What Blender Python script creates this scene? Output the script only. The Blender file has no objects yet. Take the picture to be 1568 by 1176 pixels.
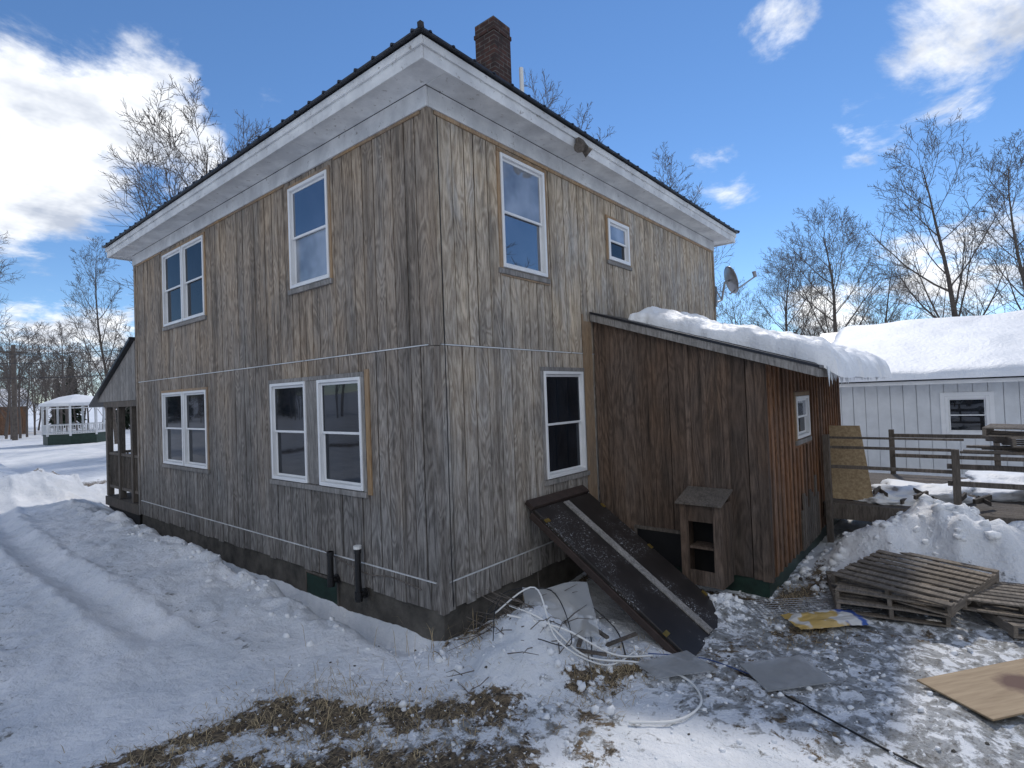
import bpy, bmesh, math, random
import numpy as np
from mathutils import Vector, Matrix
from mathutils import noise as mn
random.seed(7); np.random.seed(7)
D=bpy.data; SC=bpy.context.scene
SC.view_settings.view_transform='Standard'; SC.view_settings.look='None'; SC.view_settings.exposure=0

# ------------------------------------------------------------------ nodes
class NT:
    def __init__(s,tree): s.t=tree; s.n=tree.nodes; s.l=tree.links
    def new(s,typ,ins=None,**kw):
        nd=s.n.new(typ)
        for k,v in kw.items(): setattr(nd,k,v)
        if ins:
            for k,v in ins.items():
                if isinstance(v,bpy.types.NodeSocket): s.l.new(v,nd.inputs[k])
                else: nd.inputs[k].default_value=v
        return nd
    def math(s,op,a,b=None,c=None,clamp=False):
        ins={0:a}
        if b is not None: ins[1]=b
        if c is not None: ins[2]=c
        nd=s.new('ShaderNodeMath',ins,operation=op); nd.use_clamp=clamp
        return nd.outputs[0]
    def mix(s,f,a,b,blend='MIX'):
        nd=s.new('ShaderNodeMix',data_type='RGBA',blend_type=blend)
        for i,v in ((0,f),(6,a),(7,b)):
            if isinstance(v,bpy.types.NodeSocket): s.l.new(v,nd.inputs[i])
            else: nd.inputs[i].default_value=(tuple(v)+(1,) if (i>0 and len(v)==3) else v)
        return nd.outputs[2]
    def noise(s,vec,scale,detail=4,rough=.5,dist=0):
        nd=s.new('ShaderNodeTexNoise',{'Scale':scale,'Detail':detail,'Roughness':rough,'Distortion':dist})
        if vec is not None: s.l.new(vec,nd.inputs['Vector'])
        return nd.outputs['Fac']
    def map(s,vec,scale,loc=(0,0,0)):
        return s.new('ShaderNodeMapping',{'Vector':vec,'Scale':scale,'Location':loc}).outputs[0]
    def rng(s,v,a,b,c=0,d=1,smooth=False):
        nd=s.new('ShaderNodeMapRange',{'Value':v,'From Min':a,'From Max':b,'To Min':c,'To Max':d})
        if smooth: nd.interpolation_type='SMOOTHSTEP'
        return nd.outputs[0]
def newmat(name):
    m=D.materials.new(name); m.use_nodes=True
    T=NT(m.node_tree); b=T.n['Principled BSDF']
    return m,T,b
def setb(T,b,k,v):
    if isinstance(v,bpy.types.NodeSocket): T.l.new(v,b.inputs[k])
    else: b.inputs[k].default_value=v
def mat_basic(name,col,rough=.6,var=.25,scale=6,bump=.2,metal=0,col2=None,stretch=(1,1,1)):
    m,T,b=newmat(name)
    co=T.new('ShaderNodeTexCoord').outputs['Object']
    v=T.map(co,stretch)
    n=T.noise(v,scale,3,.6)
    f=T.rng(n,.3,.7)
    c2=col2 if col2 else tuple(min(1,c*(1+var)) for c in col)
    c1=tuple(c*(1-var) for c in col) if not col2 else col
    T.l.new(T.mix(f,c1,c2),b.inputs['Base Color'])
    b.inputs['Roughness'].default_value=rough; b.inputs['Metallic'].default_value=metal
    if bump:
        n2=T.noise(v,scale*6,2,.6)
        bp=T.new('ShaderNodeBump',{'Strength':bump,'Distance':.02,'Height':n2})
        T.l.new(bp.outputs[0],b.inputs['Normal'])
    return m
def mat_wood(name,light,dark,light2=None,dark2=None,zsplit=None,grain=1.0,stain=.5,rough=.85,axis='z',tint=.35,gs=1.0,patch=0,silver_sheen=0):
    m,T,b=newmat(name)
    co=T.new('ShaderNodeTexCoord').outputs['Object']
    rnd=T.new('ShaderNodeAttribute',attribute_name='rnd').outputs['Fac']
    off=T.new('ShaderNodeCombineXYZ',{0:T.math('MULTIPLY',rnd,37.0),1:T.math('MULTIPLY',rnd,91.0),2:T.math('MULTIPLY',rnd,53.0)}).outputs[0]
    vec=T.new('ShaderNodeVectorMath',{0:co,1:off},operation='ADD').outputs[0]
    S=lambda a,bb:{'z':(a,a,bb),'x':(bb,a,a),'y':(a,bb,a)}[axis]
    n1=T.noise(T.map(vec,S(4.6*gs,1.0*gs)),1,2,.5,.8)
    rings=T.math('SINE',T.math('MULTIPLY',n1,62.0))
    rings=T.rng(rings,-1,1)
    fine=T.noise(T.map(vec,S(48,7.0)),1,4,.75)
    big=T.noise(T.map(co,S(1.3,.6)),1,3,.6)
    streak=T.noise(T.map(co,S(9,.45)),1,3,.65)
    g=T.math('ADD',T.math('MULTIPLY',rings,.27*grain),fine)
    g=T.rng(g,.34,.90)
    c=T.mix(g,dark,light)
    if light2:
        z=T.new('ShaderNodeSeparateXYZ',{0:co}).outputs[2]
        zz=T.math('ADD',z,T.math('MULTIPLY',T.math('ADD',big,T.math('MULTIPLY',streak,1.3)),1.6))
        f=T.rng(zz,zsplit+.4,zsplit+2.8)
        c=T.mix(f,T.mix(g,dark2,light2),c)
    c=T.mix(T.rng(rnd,0,1,0,tint),c,tuple(x*.5 for x in dark))
    c=T.mix(T.math('MULTIPLY',T.rng(streak,.50,.70),stain),c,tuple(x*.42 for x in (dark2 or dark)))
    if patch:
        pn=T.noise(T.map(co,S(1.0,.5),(3,7,1)),1,4,.72)
        c=T.mix(T.math('MULTIPLY',T.rng(pn,.50,.66),patch),c,T.mix(g,tuple(x*.6 for x in (dark2 or dark)),tuple(x*.62 for x in (light2 or light))))
    if silver_sheen:
        pn2=T.noise(T.map(co,S(1.5,.4),(13,2,5)),1,4,.72)
        c=T.mix(T.math('MULTIPLY',T.rng(pn2,.52,.66),silver_sheen),c,T.mix(g,(.24,.232,.222),(.56,.55,.53)))  # pale grey patches: silvery sheen painted into the base colour
    hs=T.new('ShaderNodeHueSaturation',{'Color':c,'Saturation':T.rng(big,.3,.7,.65,1.1),'Value':T.rng(big,.3,.7,.80,1.2)}).outputs[0]
    T.l.new(hs,b.inputs['Base Color'])
    b.inputs['Roughness'].default_value=rough; b.inputs['Specular IOR Level'].default_value=.25
    bp=T.new('ShaderNodeBump',{'Strength':.9,'Distance':.009,'Height':fine})
    T.l.new(bp.outputs[0],b.inputs['Normal'])
    return m

M={}
M['siding']=mat_wood('weathered_siding',(.50,.405,.305),(.17,.125,.09),(.355,.332,.308),(.085,.076,.07),2.1,grain=1.0,stain=.62,tint=.30,patch=.5,silver_sheen=.25)
M['siding_lit']=mat_wood('weathered_siding_lit',(.71,.60,.455),(.28,.21,.145),(.48,.45,.415),(.125,.112,.10),1.9,grain=1.0,stain=.62,tint=.26,patch=.6,silver_sheen=.6)  # same siding as the side wall; brighter light put into lighter tones
M['pine']=mat_wood('pine_trim',(.52,.37,.23),(.28,.18,.10),grain=.6,stain=.4,tint=.4)
M['grey']=mat_wood('grey_trim',(.42,.40,.38),(.17,.16,.15),grain=.6,stain=.4,tint=.3)
M['greybrown']=mat_wood('deck_wood',(.25,.215,.185),(.09,.075,.062),grain=.5,stain=.4)
M['brown']=mat_wood('brown_boards',(.29,.19,.13),(.085,.056,.04),(.25,.20,.165),(.06,.05,.043),-.1,grain=.8,stain=.8,tint=.7,gs=.8,patch=.4)
M['orange']=mat_wood('orange_boards',(.40,.21,.11),(.14,.07,.04),(.25,.18,.13),(.07,.05,.04),-.6,grain=.8,stain=.65,tint=.5)  # shed front: light on that face put into a lighter, warmer board colour
M['pallet']=mat_wood('pallet_wood',(.38,.32,.26),(.15,.125,.10),grain=.6,stain=.3,axis='x',tint=.6)
M['garage']=mat_basic('garage_white_siding',(.64,.66,.68),.6,.08,3,.1)
M['vinyl']=mat_basic('white_vinyl',(.78,.79,.80),.4,.06,3,0)
M['concrete']=mat_basic('foundation_concrete',(.085,.077,.066),.9,.5,4,.6)
M['roof']=mat_basic('dark_metal_roof',(.035,.037,.045),.4,.3,8,.1,.6)
M['black']=mat_basic('black_plastic',(.012,.012,.013),.35,.2,8,.05)
M['green']=mat_basic('green_paint',(.012,.034,.024),.5,.4,8,.1)
M['dark']=mat_basic('dark_interior',(.012,.011,.011),.9,.3,4,0)
M['metal']=mat_basic('grey_metal',(.32,.33,.35),.35,.15,8,.05,.8)
M['white_pipe']=mat_basic('white_pvc',(.78,.78,.76),.4,.05,8,0)
M['osb']=mat_basic('osb_board',(.30,.21,.12),.8,0,26,.3,col2=(.54,.42,.26))
M['straw']=mat_basic('straw',(.40,.31,.18),.9,.5,9,0)
M['bark']=mat_basic('bark',(.105,.088,.075),.9,.35,5,0)
M['bark2']=mat_basic('bark_far',(.13,.112,.102),.9,.3,.5,0)
M['needle']=mat_basic('conifer_needles',(.03,.05,.03),.9,.4,3,0)
m,T,b=newmat('weathered_white_paint'); M['paint']=m
co=T.new('ShaderNodeTexCoord').outputs['Object']
n=T.noise(co,2.2,5,.65); n2=T.noise(co,14,4,.7)
c=T.mix(T.rng(n,.4,.65),(.56,.57,.58),(.78,.79,.79))
c=T.mix(T.rng(n2,.62,.70),c,(.30,.28,.26))
T.l.new(c,b.inputs['Base Color']); b.inputs['Roughness'].default_value=.6
bp=T.new('ShaderNodeBump',{'Strength':.3,'Distance':.01,'Height':n2}); T.l.new(bp.outputs[0],b.inputs['Normal'])
m,T,b=newmat('chimney_brick'); M['brick']=m
co=T.new('ShaderNodeTexCoord').outputs['Object']
s=T.new('ShaderNodeSeparateXYZ',{0:co})
v=T.new('ShaderNodeCombineXYZ',{0:T.math('ADD',s.outputs[0],s.outputs[1]),1:s.outputs[2],2:0.0}).outputs[0]
br=T.new('ShaderNodeTexBrick',{'Vector':v,'Color1':(.085,.036,.026,1),'Color2':(.045,.022,.018,1),'Mortar':(.13,.12,.11,1),'Scale':1.0,'Mortar Size':.007,'Brick Width':.2,'Row Height':.07})
T.l.new(T.mix(T.rng(T.noise(co,9,4),.4,.7),br.outputs[0],(.03,.02,.018)),b.inputs['Base Color']); b.inputs['Roughness'].default_value=.9
def glassmat(name,col,mixf=.28,wav=.02,spec=.5):
    m,T,b=newmat(name)
    co=T.new('ShaderNodeTexCoord').outputs['Object']
    n=T.noise(co,1.7,3,.5)
    setb(T,b,'Base Color',T.mix(T.rng(n,.35,.65),tuple(x*.5 for x in col),tuple(x*1.5 for x in col))); b.inputs['Roughness'].default_value=.05; b.inputs['Specular IOR Level'].default_value=spec
    bp=T.new('ShaderNodeBump',{'Strength':.25,'Distance':wav,'Height':T.noise(co,1.2,1)})
    gl=T.new('ShaderNodeBsdfGlossy',{'Color':(.85,.9,1,1),'Roughness':.01,'Normal':bp.outputs[0]})
    ms=T.new('ShaderNodeMixShader',{0:mixf,1:b.outputs[0],2:gl.outputs[0]})
    T.l.new(ms.outputs[0],T.n['Material Output'].inputs[0]); return m
M['glass']=glassmat('window_glass',(.010,.013,.018),.05,spec=.1)
M['glass_hi']=glassmat('window_glass_reflecting',(.03,.036,.05),.22)  # no curtain: bluer pane colour and added gloss imitate reflected sky
M['glass_pale']=glassmat('window_glass_pale_reflection',(.22,.24,.27),.12)  # no blind: a pale reflection is put into the pane colour
m,T,b=newmat('clear_plastic_sheet'); M['plastic']=m
co=T.new('ShaderNodeTexCoord').outputs['Object']
setb(T,b,'Base Color',(.45,.46,.46,1)); b.inputs['Roughness'].default_value=.12
b.inputs['Alpha'].default_value=.5
bp=T.new('ShaderNodeBump',{'Strength':.4,'Distance':.03,'Height':T.noise(co,6,3)}); T.l.new(bp.outputs[0],b.inputs['Normal'])
m,T,b=newmat('dark_door_panel'); M['panel']=m
co=T.new('ShaderNodeTexCoord').outputs['Object']
n=T.noise(co,45,3,.8); n2=T.noise(co,1.8,4,.6)
f=T.math('MULTIPLY',T.rng(n,.58,.64),T.rng(n2,.50,.62))
T.l.new(T.mix(f,T.mix(T.rng(n2,.35,.7),(.016,.013,.012),(.034,.028,.025)),(.5,.52,.55)),b.inputs['Base Color']); b.inputs['Roughness'].default_value=.5
m,T,b=newmat('snow'); M['snow']=m
co=T.new('ShaderNodeTexCoord').outputs['Object']
T.l.new(T.mix(T.rng(T.noise(co,1.3,3,.55),.35,.65),(.78,.80,.83),(.89,.90,.91)),b.inputs['Base Color']); b.inputs['Roughness'].default_value=.55
bp=T.new('ShaderNodeBump',{'Strength':.55,'Distance':.05,'Height':T.noise(co,9,4,.6)}); T.l.new(bp.outputs[0],b.inputs['Normal'])
m,T,b=newmat('snowy_ground'); M['ground']=m
co=T.new('ShaderNodeTexCoord').outputs['Object']
dirt=T.new('ShaderNodeAttribute',attribute_name='dirt').outputs['Fac']
ice=T.new('ShaderNodeAttribute',attribute_name='ice').outputs['Fac']
nl=T.noise(co,1.1,4,.6)
sn=T.mix(T.rng(nl,.35,.65),(.66,.69,.73),(.87,.88,.90))
icen=T.noise(co,8,5,.70,.4); icef=T.rng(T.math('ADD',icen,ice),1.03,1.11)
fn=T.noise(co,24,4,.72)
sn=T.mix(T.math('MULTIPLY',T.rng(fn,.62,.74),.55),sn,(.30,.28,.25))
icec=T.mix(T.rng(nl,.35,.65),(.22,.225,.22),(.40,.41,.42))
icec=T.mix(T.rng(fn,.48,.66),icec,(.11,.10,.085))
dn=T.noise(co,6,6,.75,.3); df=T.rng(T.math('ADD',dn,dirt),1.0,1.07)
dc=T.mix(T.rng(fn,.4,.62),(.035,.026,.018),(.21,.155,.095))
c=T.mix(icef,sn,icec); c=T.mix(df,c,dc)
T.l.new(c,b.inputs['Base Color'])
r=T.math('ADD',.6,T.math('MULTIPLY',icef,-.30)); r=T.math('MAXIMUM',r,T.math('MULTIPLY',df,.9)); T.l.new(r,b.inputs['Roughness'])
bp=T.new('ShaderNodeBump',{'Strength':.8,'Distance':.07,'Height':T.noise(co,8,6,.66)}); T.l.new(bp.outputs[0],b.inputs['Normal'])

# ------------------------------------------------------------------ mesh helpers
def empty(name,loc=(0,0,0)):
    e=D.objects.new(name,None); SC.collection.objects.link(e); e.location=loc; e.empty_display_size=.3; return e
class MB:
    def __init__(s): s.v=[]; s.f=[]; s.r=[]
    def add(s,vs,fs,rnd=None):
        o=len(s.v); s.v+= [tuple(v) for v in vs]; s.f+=[tuple(i+o for i in f) for f in fs]
        r=random.random() if rnd is None else rnd; s.r+=[r]*len(fs)
    def box(s,a,b,rnd=None,P=None,jit=0):
        x0,y0,z0=[min(a[i],b[i]) for i in range(3)]; x1,y1,z1=[max(a[i],b[i]) for i in range(3)]
        vs=[(x0,y0,z0),(x1,y0,z0),(x1,y1,z0),(x0,y1,z0),(x0,y0,z1),(x1,y0,z1),(x1,y1,z1),(x0,y1,z1)]
        if P: vs=[P(*v) for v in vs]
        s.add(vs,[(0,3,2,1),(4,5,6,7),(0,1,5,4),(1,2,6,5),(2,3,7,6),(3,0,4,7)],rnd)
    def hexa(s,vs,rnd=None):
        s.add(vs,[(0,3,2,1),(4,5,6,7),(0,1,5,4),(1,2,6,5),(2,3,7,6),(3,0,4,7)],rnd)
    def tube(s,pts,rads,sides=6,rnd=None,cap=True):
        n=len(pts); vs=[]; fs=[]
        for i in range(n):
            d=(Vector(pts[min(i+1,n-1)])-Vector(pts[max(i-1,0)]))
            if d.length<1e-6: d=Vector((0,0,1))
            d.normalize(); a=d.orthogonal().normalized() if i==0 else (a-d*a.dot(d))
            if a.length<1e-6: a=d.orthogonal()
            a.normalize(); bb=d.cross(a)
            r=rads[i] if hasattr(rads,'__len__') else rads
            for k in range(sides):
                t=2*math.pi*k/sides
                vs.append(Vector(pts[i])+a*(math.cos(t)*r)+bb*(math.sin(t)*r))
        for i in range(n-1):
            for k in range(sides):
                k2=(k+1)%sides
                fs.append((i*sides+k,i*sides+k2,(i+1)*sides+k2,(i+1)*sides+k))
        if cap:
            fs.append(tuple(range(sides-1,-1,-1))); fs.append(tuple((n-1)*sides+k for k in range(sides)))
        s.add(vs,fs,rnd)
    def obj(s,name,mat,parent=None,smooth=False,bevel=0,recalc=True):
        me=D.meshes.new(name); me.from_pydata(s.v,[],s.f)
        at=me.attributes.new('rnd','FLOAT','FACE'); at.data.foreach_set('value',s.r)
        me.update()
        if recalc:
            bm=bmesh.new(); bm.from_mesh(me); bmesh.ops.recalc_face_normals(bm,faces=bm.faces); bm.to_mesh(me); bm.free()
        o=D.objects.new(name,me); SC.collection.objects.link(o)
        if mat: me.materials.append(mat)
        if smooth: me.shade_smooth()
        if bevel:
            bv=o.modifiers.new('bevel','BEVEL'); bv.width=bevel; bv.segments=1; bv.limit_method='ANGLE'
        if parent: o.parent=parent
        return o
def rectcut(w0,w1,z0,z1,holes):
    cuts=sorted(set([w0,w1]+[h for q in holes for h in (q[0],q[1]) if w0<h<w1])); out=[]
    for a,b in zip(cuts[:-1],cuts[1:]):
        mid=(a+b)/2; iv=[(z0,z1)]
        for h in holes:
            if h[0]<mid<h[1]:
                nv=[]
                for p,q in iv:
                    if h[3]<=p or h[2]>=q: nv.append((p,q)); continue
                    if h[2]>p: nv.append((p,h[2]))
                    if h[3]<q: nv.append((h[3],q))
                iv=nv
        out+=[(a,b,p,q) for p,q in iv]
    return out
def boards(mb,P,w0,w1,z0,z1,holes,bw=.203,gap=.009,n0=-.012,n1=0,jit=.0,off=0,dz=0):
    w=w0-off
    while w<w1-1e-4:
        b=bw*(1+random.uniform(-jit,jit)); a0=max(w,w0); a1=min(w+b-gap*random.uniform(.7,1.3),w1)
        if a1-a0>.01:
            r=random.random(); dn=random.uniform(-.003,.003); zz=random.uniform(0,dz)
            for (p,q,s,t) in rectcut(a0,a1,z0-zz,z1,holes):
                mb.box((p,n0,s),(q,n1+dn,t),r,P)
        w+=b
PL=lambda w,n,z:(-n,w,z)
PR=lambda w,n,z:(w,-n,z)
def window(P,w0,w1,z0,z1,par,name,glass_up='glass_hi',glass_lo='glass',pine=None,fr=.04):
    e=empty(name); e.parent=par
    f=MB(); s=MB(); g=MB(); g2=MB()
    for a,b in (((w0,-.05,z0),(w0+fr,.03,z1)),((w1-fr,-.05,z0),(w1,.03,z1)),((w0+fr,-.05,z1-fr),(w1-fr,.03,z1)),((w0+fr,-.05,z0),(w1-fr,.034,z0+fr*1.1))): f.box(a,b,P=P)
    i0,i1,j0,j1=w0+fr,w1-fr,z0+fr*1.1,z1-fr
    mid=(j0+j1)/2; sw=.03
    def sash(a0,a1,b0,b1,n,G):
        for a,b in (((a0,n-.02,b0),(a0+sw,n,b1)),((a1-sw,n-.02,b0),(a1,n,b1)),((a0+sw,n-.02,b1-sw),(a1-sw,n,b1)),((a0+sw,n-.02,b0),(a1-sw,n,b0+sw))): s.box(a,b,P=P)
        G.box((a0+sw,n-.014,b0+sw),(a1-sw,n-.009,b1-sw),P=P)
    sash(i0+.002,i1-.002,mid-.018,j1-.002,-.004,g)
    sash(i0+.002,i1-.002,j0+.002,mid+.018,-.027,g2)
    f.obj('frame',M['vinyl'],e,bevel=.004); s.obj('sash',M['vinyl'],e,bevel=.003)
    g.obj('upper_glass',M[glass_up],e); g2.obj('lower_glass',M[glass_lo],e)
    if pine:
        t=MB(); q=pine
        t.box((w0-q,-.003,z0-.02),(w0-.002,.018,z1+.0),P=P); t.box((w1+.002,-.003,z0-.02),(w1+q,.018,z1),P=P)
        t.box((w0-q,-.003,z1+.002),(w1+q,.02,z1+q),P=P)
        t.obj('casing',M['pine'],e,bevel=.002)
        t=MB(); t.box((w0-q*1.1,-.003,z0-.085),(w1+q*1.1,.03,z0-.022),P=P); t.obj('sill',M['grey'],e,bevel=.003)
    return e

# ------------------------------------------------------------------ HOUSE
H=empty('wooden_house')
LX,LY=8.29,9.14
ZT=4.88; ZB=-.275
WL=[(1.84,2.78,3.42,4.77),(5.60,6.52,3.42,4.77),(6.55,7.48,3.42,4.77),
    (1.27,2.20,.84,2.17),(2.49,3.42,.84,2.17),(5.64,6.62,.84,2.17),(6.66,7.66,.84,2.17)]
WR=[(1.12,2.00,3.40,4.77),(3.65,4.33,3.92,4.56),(1.83,2.76,.80,2.18)]
core=MB(); core.box((.06,.06,-1.2),(LX-.06,LY-.06,5.12)); core.obj('core',M['dark'],H)
sh=MB()
for P,L,WW in ((PL,LY,WL),(PR,LX,WR)):
    for q in rectcut(.0 if P is PL else .016,L,ZB,5.1,WW): sh.box((q[0],-.058,q[2]),(q[1],-.0155,q[3]),P=P)
sh.obj('sheathing',M['dark'],H)
sd=MB(); sd.box((.0,LY+.001,ZB),(LX,LY+.02,ZT)); sd.box((LX+.001,0,ZB),(LX+.02,LY,ZT)); sd.obj('rear_siding',M['siding'],H)
for P,L,WW,mt,nm in ((PL,LY,WL,'siding','side_siding'),(PR,LX,WR,'siding_lit','gable_siding')):
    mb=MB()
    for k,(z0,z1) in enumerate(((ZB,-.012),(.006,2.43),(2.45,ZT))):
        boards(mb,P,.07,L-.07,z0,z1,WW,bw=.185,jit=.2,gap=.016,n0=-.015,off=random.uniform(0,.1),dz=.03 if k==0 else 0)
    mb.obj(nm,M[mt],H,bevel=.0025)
    b=MB()
    for z in (-.003,2.44):
        w=.09
        while w<L-.1:
            e=min(w+2.42,L-.09)
            if not(P is PR and z<1 and w>5.5): b.box((w,-.01,z-.006),(e-.01,.005+random.uniform(0,.004),z+.006),P=P)
            w+=2.44
    b.obj('siding_joint_flashing',M['paint'],H)
cb=MB()
for z0,z1 in ((ZB-.03,2.42),(2.425,ZT)):
    cb.box((-.016,-.016,z0),(.07,.0,z1)); cb.box((-.016,.001,z0),(0,.07,z1))
    cb.box((-.02,LY-.07,z0),(0,LY+.02,z1)); cb.box((LX-.07,-.02,z0),(LX+.02,0,z1))
cb.obj('corner_boards',M['siding'],H,bevel=.004)
pb=MB()
pb.box((.09,.001,4.835),(LX-.1,.02,4.878),P=PR)
for a,b in ((0.1,1.7),(2.9,5.5),(7.6,9.0)): pb.box((a,.001,4.845),(b,.016,4.878),P=PL)
pb.box((2.83,.001,ZB),(3.03,.022,2.9),P=PR)
pb.box((1.10,.004,3.30),(2.05,.012,3.322),P=PR)
pb.box((2.80,.004,.5),(2.829,.02,3.0),P=PR)
pb.obj('pine_battens',M['pine'],H,bevel=.002)
fo=MB(); fo.box((.03,.03,-1.3),(LX-.03,LY-.03,ZB-.001)); fo.obj('foundation',M['concrete'],H)
fw=MB(); fw.box((.028,1.95,-.90),(.02,2.65,-.36)); fw.obj('basement_window',M['green'],H)
fw=MB()
for a,b in (((1.91,-.03,-.34),(2.69,-.015,-.31)),((1.91,-.03,-.92),(1.945,-.015,-.34)),((2.655,-.03,-.92),(2.69,-.015,-.34))): fw.box(a,b,P=PL)
fw.obj('basement_window_frame',M['greybrown'],H)
O=.38
fr=MB(); pt=MB(); sf=MB()
def ring(mb,o,i,z0,z1,seg=2.44):
    w=-o
    while w<LY+o:
        e=min(w+seg,LY+o); mb.box((-o,w+.002,z0),(-i,e-.002,z1)); mb.box((LX+i,w+.002,z0),(LX+o,e-.002,z1)); w+=seg
    w=-i+.001
    while w<LX+i-.002:
        e=min(w+seg,LX+i-.001); mb.box((w+.002,-o,z0),(e-.002,-i,z1)); mb.box((w+.002,LY+i,z0),(e-.002,LY+o,z1)); w+=seg
ring(fr,.032,.001,ZT,5.085)
ring(sf,O-.021,.033,5.088,5.10); ring(pt,O,O-.02,5.06,5.235,3.0); ring(pt,O+.022,O+.0005,5.18,5.262,3.0)
fr.obj('frieze_board',M['paint'],H,bevel=.004); sf.obj('soffit',M['paint'],H,bevel=.003); pt.obj('fascia',M['paint'],H,bevel=.004)
E=.45; zr=5.275; sl=.33; hw=(LX+2*E)/2
x0,x1,y0,y1=-E,LX+E,-E,LY+E
zt=zr+.02; za=zt+hw*sl; ya,yb=y0+hw,y1-hw; xa=(x0+x1)/2
rf=MB()
rf.add([(x0,y0,zt),(x1,y0,zt),(x1,y1,zt),(x0,y1,zt),(xa,ya,za),(xa,yb,za)],[(0,1,4),(1,2,5,4),(2,3,5),(3,0,4,5)])
rf.box((x0,y0,zr),(x1,y1,zr+.0195))
rf.obj('metal_roof',M['roof'],H)
rb=MB()
def rib(px,py,dx,dy,L,h):
    w=.016; tx,ty=-dy,dx
    vs=[]
    for t in (-.01,L):
        z=zt+t*sl
        vs.append([(px+dx*t+tx*w,py+dy*t+ty*w,z-.004),(px+dx*t-tx*w,py+dy*t-ty*w,z-.004),(px+dx*t-tx*w*.5,py+dy*t-ty*w*.5,z+h),(px+dx*t+tx*w*.5,py+dy*t+ty*w*.5,z+h)])
    rb.hexa(vs[0]+vs[1])
y=y0+.12
while y<y1-.1:
    rib(x0,y,1,0,min(hw,y-y0,y1-y),.022); y+=.30
x=x0+.12
while x<x1-.1:
    rib(x,y0,0,1,min(hw,x-x0,x1-x),.012); x+=.30
rb.tube([(x0,y0,zt+.01),(xa,ya,za+.03)],[.035,.05],6); rb.tube([(x1,y0,zt+.01),(xa,ya,za+.03)],[.03,.05],6); rb.tube([(xa,ya,za+.03),(xa,yb,za+.03)],[.05,.05],6)
rb.obj('roof_ribs',M['roof'],H)
ch=MB(); cx,cy=2.72,1.38
ch.box((cx-.2,cy-.2,5.6),(cx+.2,cy+.2,7.72)); ch.box((cx-.215,cy-.215,7.5),(cx+.215,cy+.215,7.57))
ch.obj('chimney',M['brick'],H,bevel=.008)
vp=MB(); vp.tube([(3.0,1.05,5.6),(3.0,1.05,7.05)],.035,10); vp.obj('vent_pipe',M['white_pipe'],H)
window(PL,*WL[0],H,'window_1',glass_lo='glass_pale')
for i in (1,2): window(PL,*WL[i],H,'window_%d'%(i+1),glass_up='glass')
window(PL,*WL[3],H,'window_4',glass_up='glass'); window(PL,*WL[4],H,'window_5',glass_up='glass')
window(PL,*WL[5],H,'window_6',glass_up='glass'); window(PL,*WL[6],H,'window_7',glass_up='glass')
window(PR,*WR[0],H,'window_8',glass_up='glass_pale',glass_lo='glass_hi'); window(PR,*WR[1],H,'window_9',fr=.05,glass_up='glass_pale'); window(PR,*WR[2],H,'window_10',glass_up='glass')
tr=MB(); tg=MB()
def casing(P,w0,w1,z0,z1,q=.05,mb=tr,sill=True):
    mb.box((w0-q,-.003,z0-.01),(w0-.002,.016,z1+.0),P=P); mb.box((w1+.002,-.003,z0-.01),(w1+q,.016,z1),P=P); mb.box((w0-q,-.003,z1+.002),(w1+q,.018,z1+q*.9),P=P)
    if sill: tg.box((w0-q*1.1,-.003,z0-.075),(w1+q*1.1,.035,z0-.012),P=P)
casing(PL,1.84,2.78,3.42,4.77,.05); casing(PL,5.60,7.48,3.42,4.77,.05); casing(PL,1.27,3.42,.84,2.17,.06,mb=tg); casing(PL,5.64,7.66,.84,2.17,.05)
casing(PR,*WR[0],q=.05,sill=False); casing(PR,*WR[1],q=.05,sill=False); casing(PR,*WR[2],q=.06,mb=tg)
tr.box((1.12,-.003,.80),(1.20,.013,2.25),P=PL)
tg.box((1.04,-.003,3.325),(2.06,.02,3.388),P=PR); tg.box((3.6,-.003,3.85),(4.4,.02,3.908),P=PR)
tg.box((2.204,-.003,.84),(2.486,.012,2.17),P=PL)
tr.obj('window_casings',M['pine'],H,bevel=.002); tg.obj('window_sills',M['grey'],H,bevel=.003)
vp=MB()
for yy,zb,zt_ in ((1.88,-.30,.07),(1.31,-.36,.19)):
    vp.tube([(.0,yy,zb+.02),(-.07,yy,zb+.02),(-.1,yy,zb+.05),(-.1,yy,zt_)],[.035,.035,.036,.035],10)
    vp.tube([(-.1,yy,zt_-.05),(-.1,yy,zt_)],.043,10); vp.tube([(-.03,yy,zb+.02),(-.016,yy,zb+.02)],.06,10)
    vp.tube([(-.10,yy,zb-.05),(-.10,yy,zb+.06)],.045,10)
vp.obj('wall_vent_pipes',M['black'],H)
wc=MB(); wc.tube([(-.1,1.31,.19),(-.1,1.31,.225)],.046,10); wc.obj('vent_pipe_cap',M['white_pipe'],H)
fl=MB(); fl.box((2.19,-.46,5.06),(2.29,-.403,5.17)); fl.tube([(2.2,-.44,5.08),(2.12,-.50,5.0)],[.03,.07],10); fl.tube([(2.28,-.44,5.08),(2.36,-.50,5.0)],[.03,.07],10); fl.tube([(2.24,-.45,5.12),(2.24,-.5,5.02)],[.05,.06],10); fl.obj('flood_light',M['greybrown'],H)
def cable(name,pts,r,mat,par=None,sub=8):
    P_=[Vector(p) for p in pts]; out=[]
    for i in range(len(P_)-1):
        p0=P_[max(i-1,0)];p1=P_[i];p2=P_[i+1];p3=P_[min(i+2,len(P_)-1)]
        for k in range(sub):
            t=k/sub; out.append(.5*((2*p1)+(-p0+p2)*t+(2*p0-5*p1+4*p2-p3)*t*t+(-p0+3*p1-3*p2+p3)*t**3))
    out.append(P_[-1]); mb=MB(); mb.tube(out,r,6); return mb.obj(name,mat,par,smooth=True)
cable('wall_cable',[(.11,-.03,4.8),(.115,-.03,2.5),(.105,-.03,.5),(.11,-.03,-.25)],.006,M['black'],H)
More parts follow.
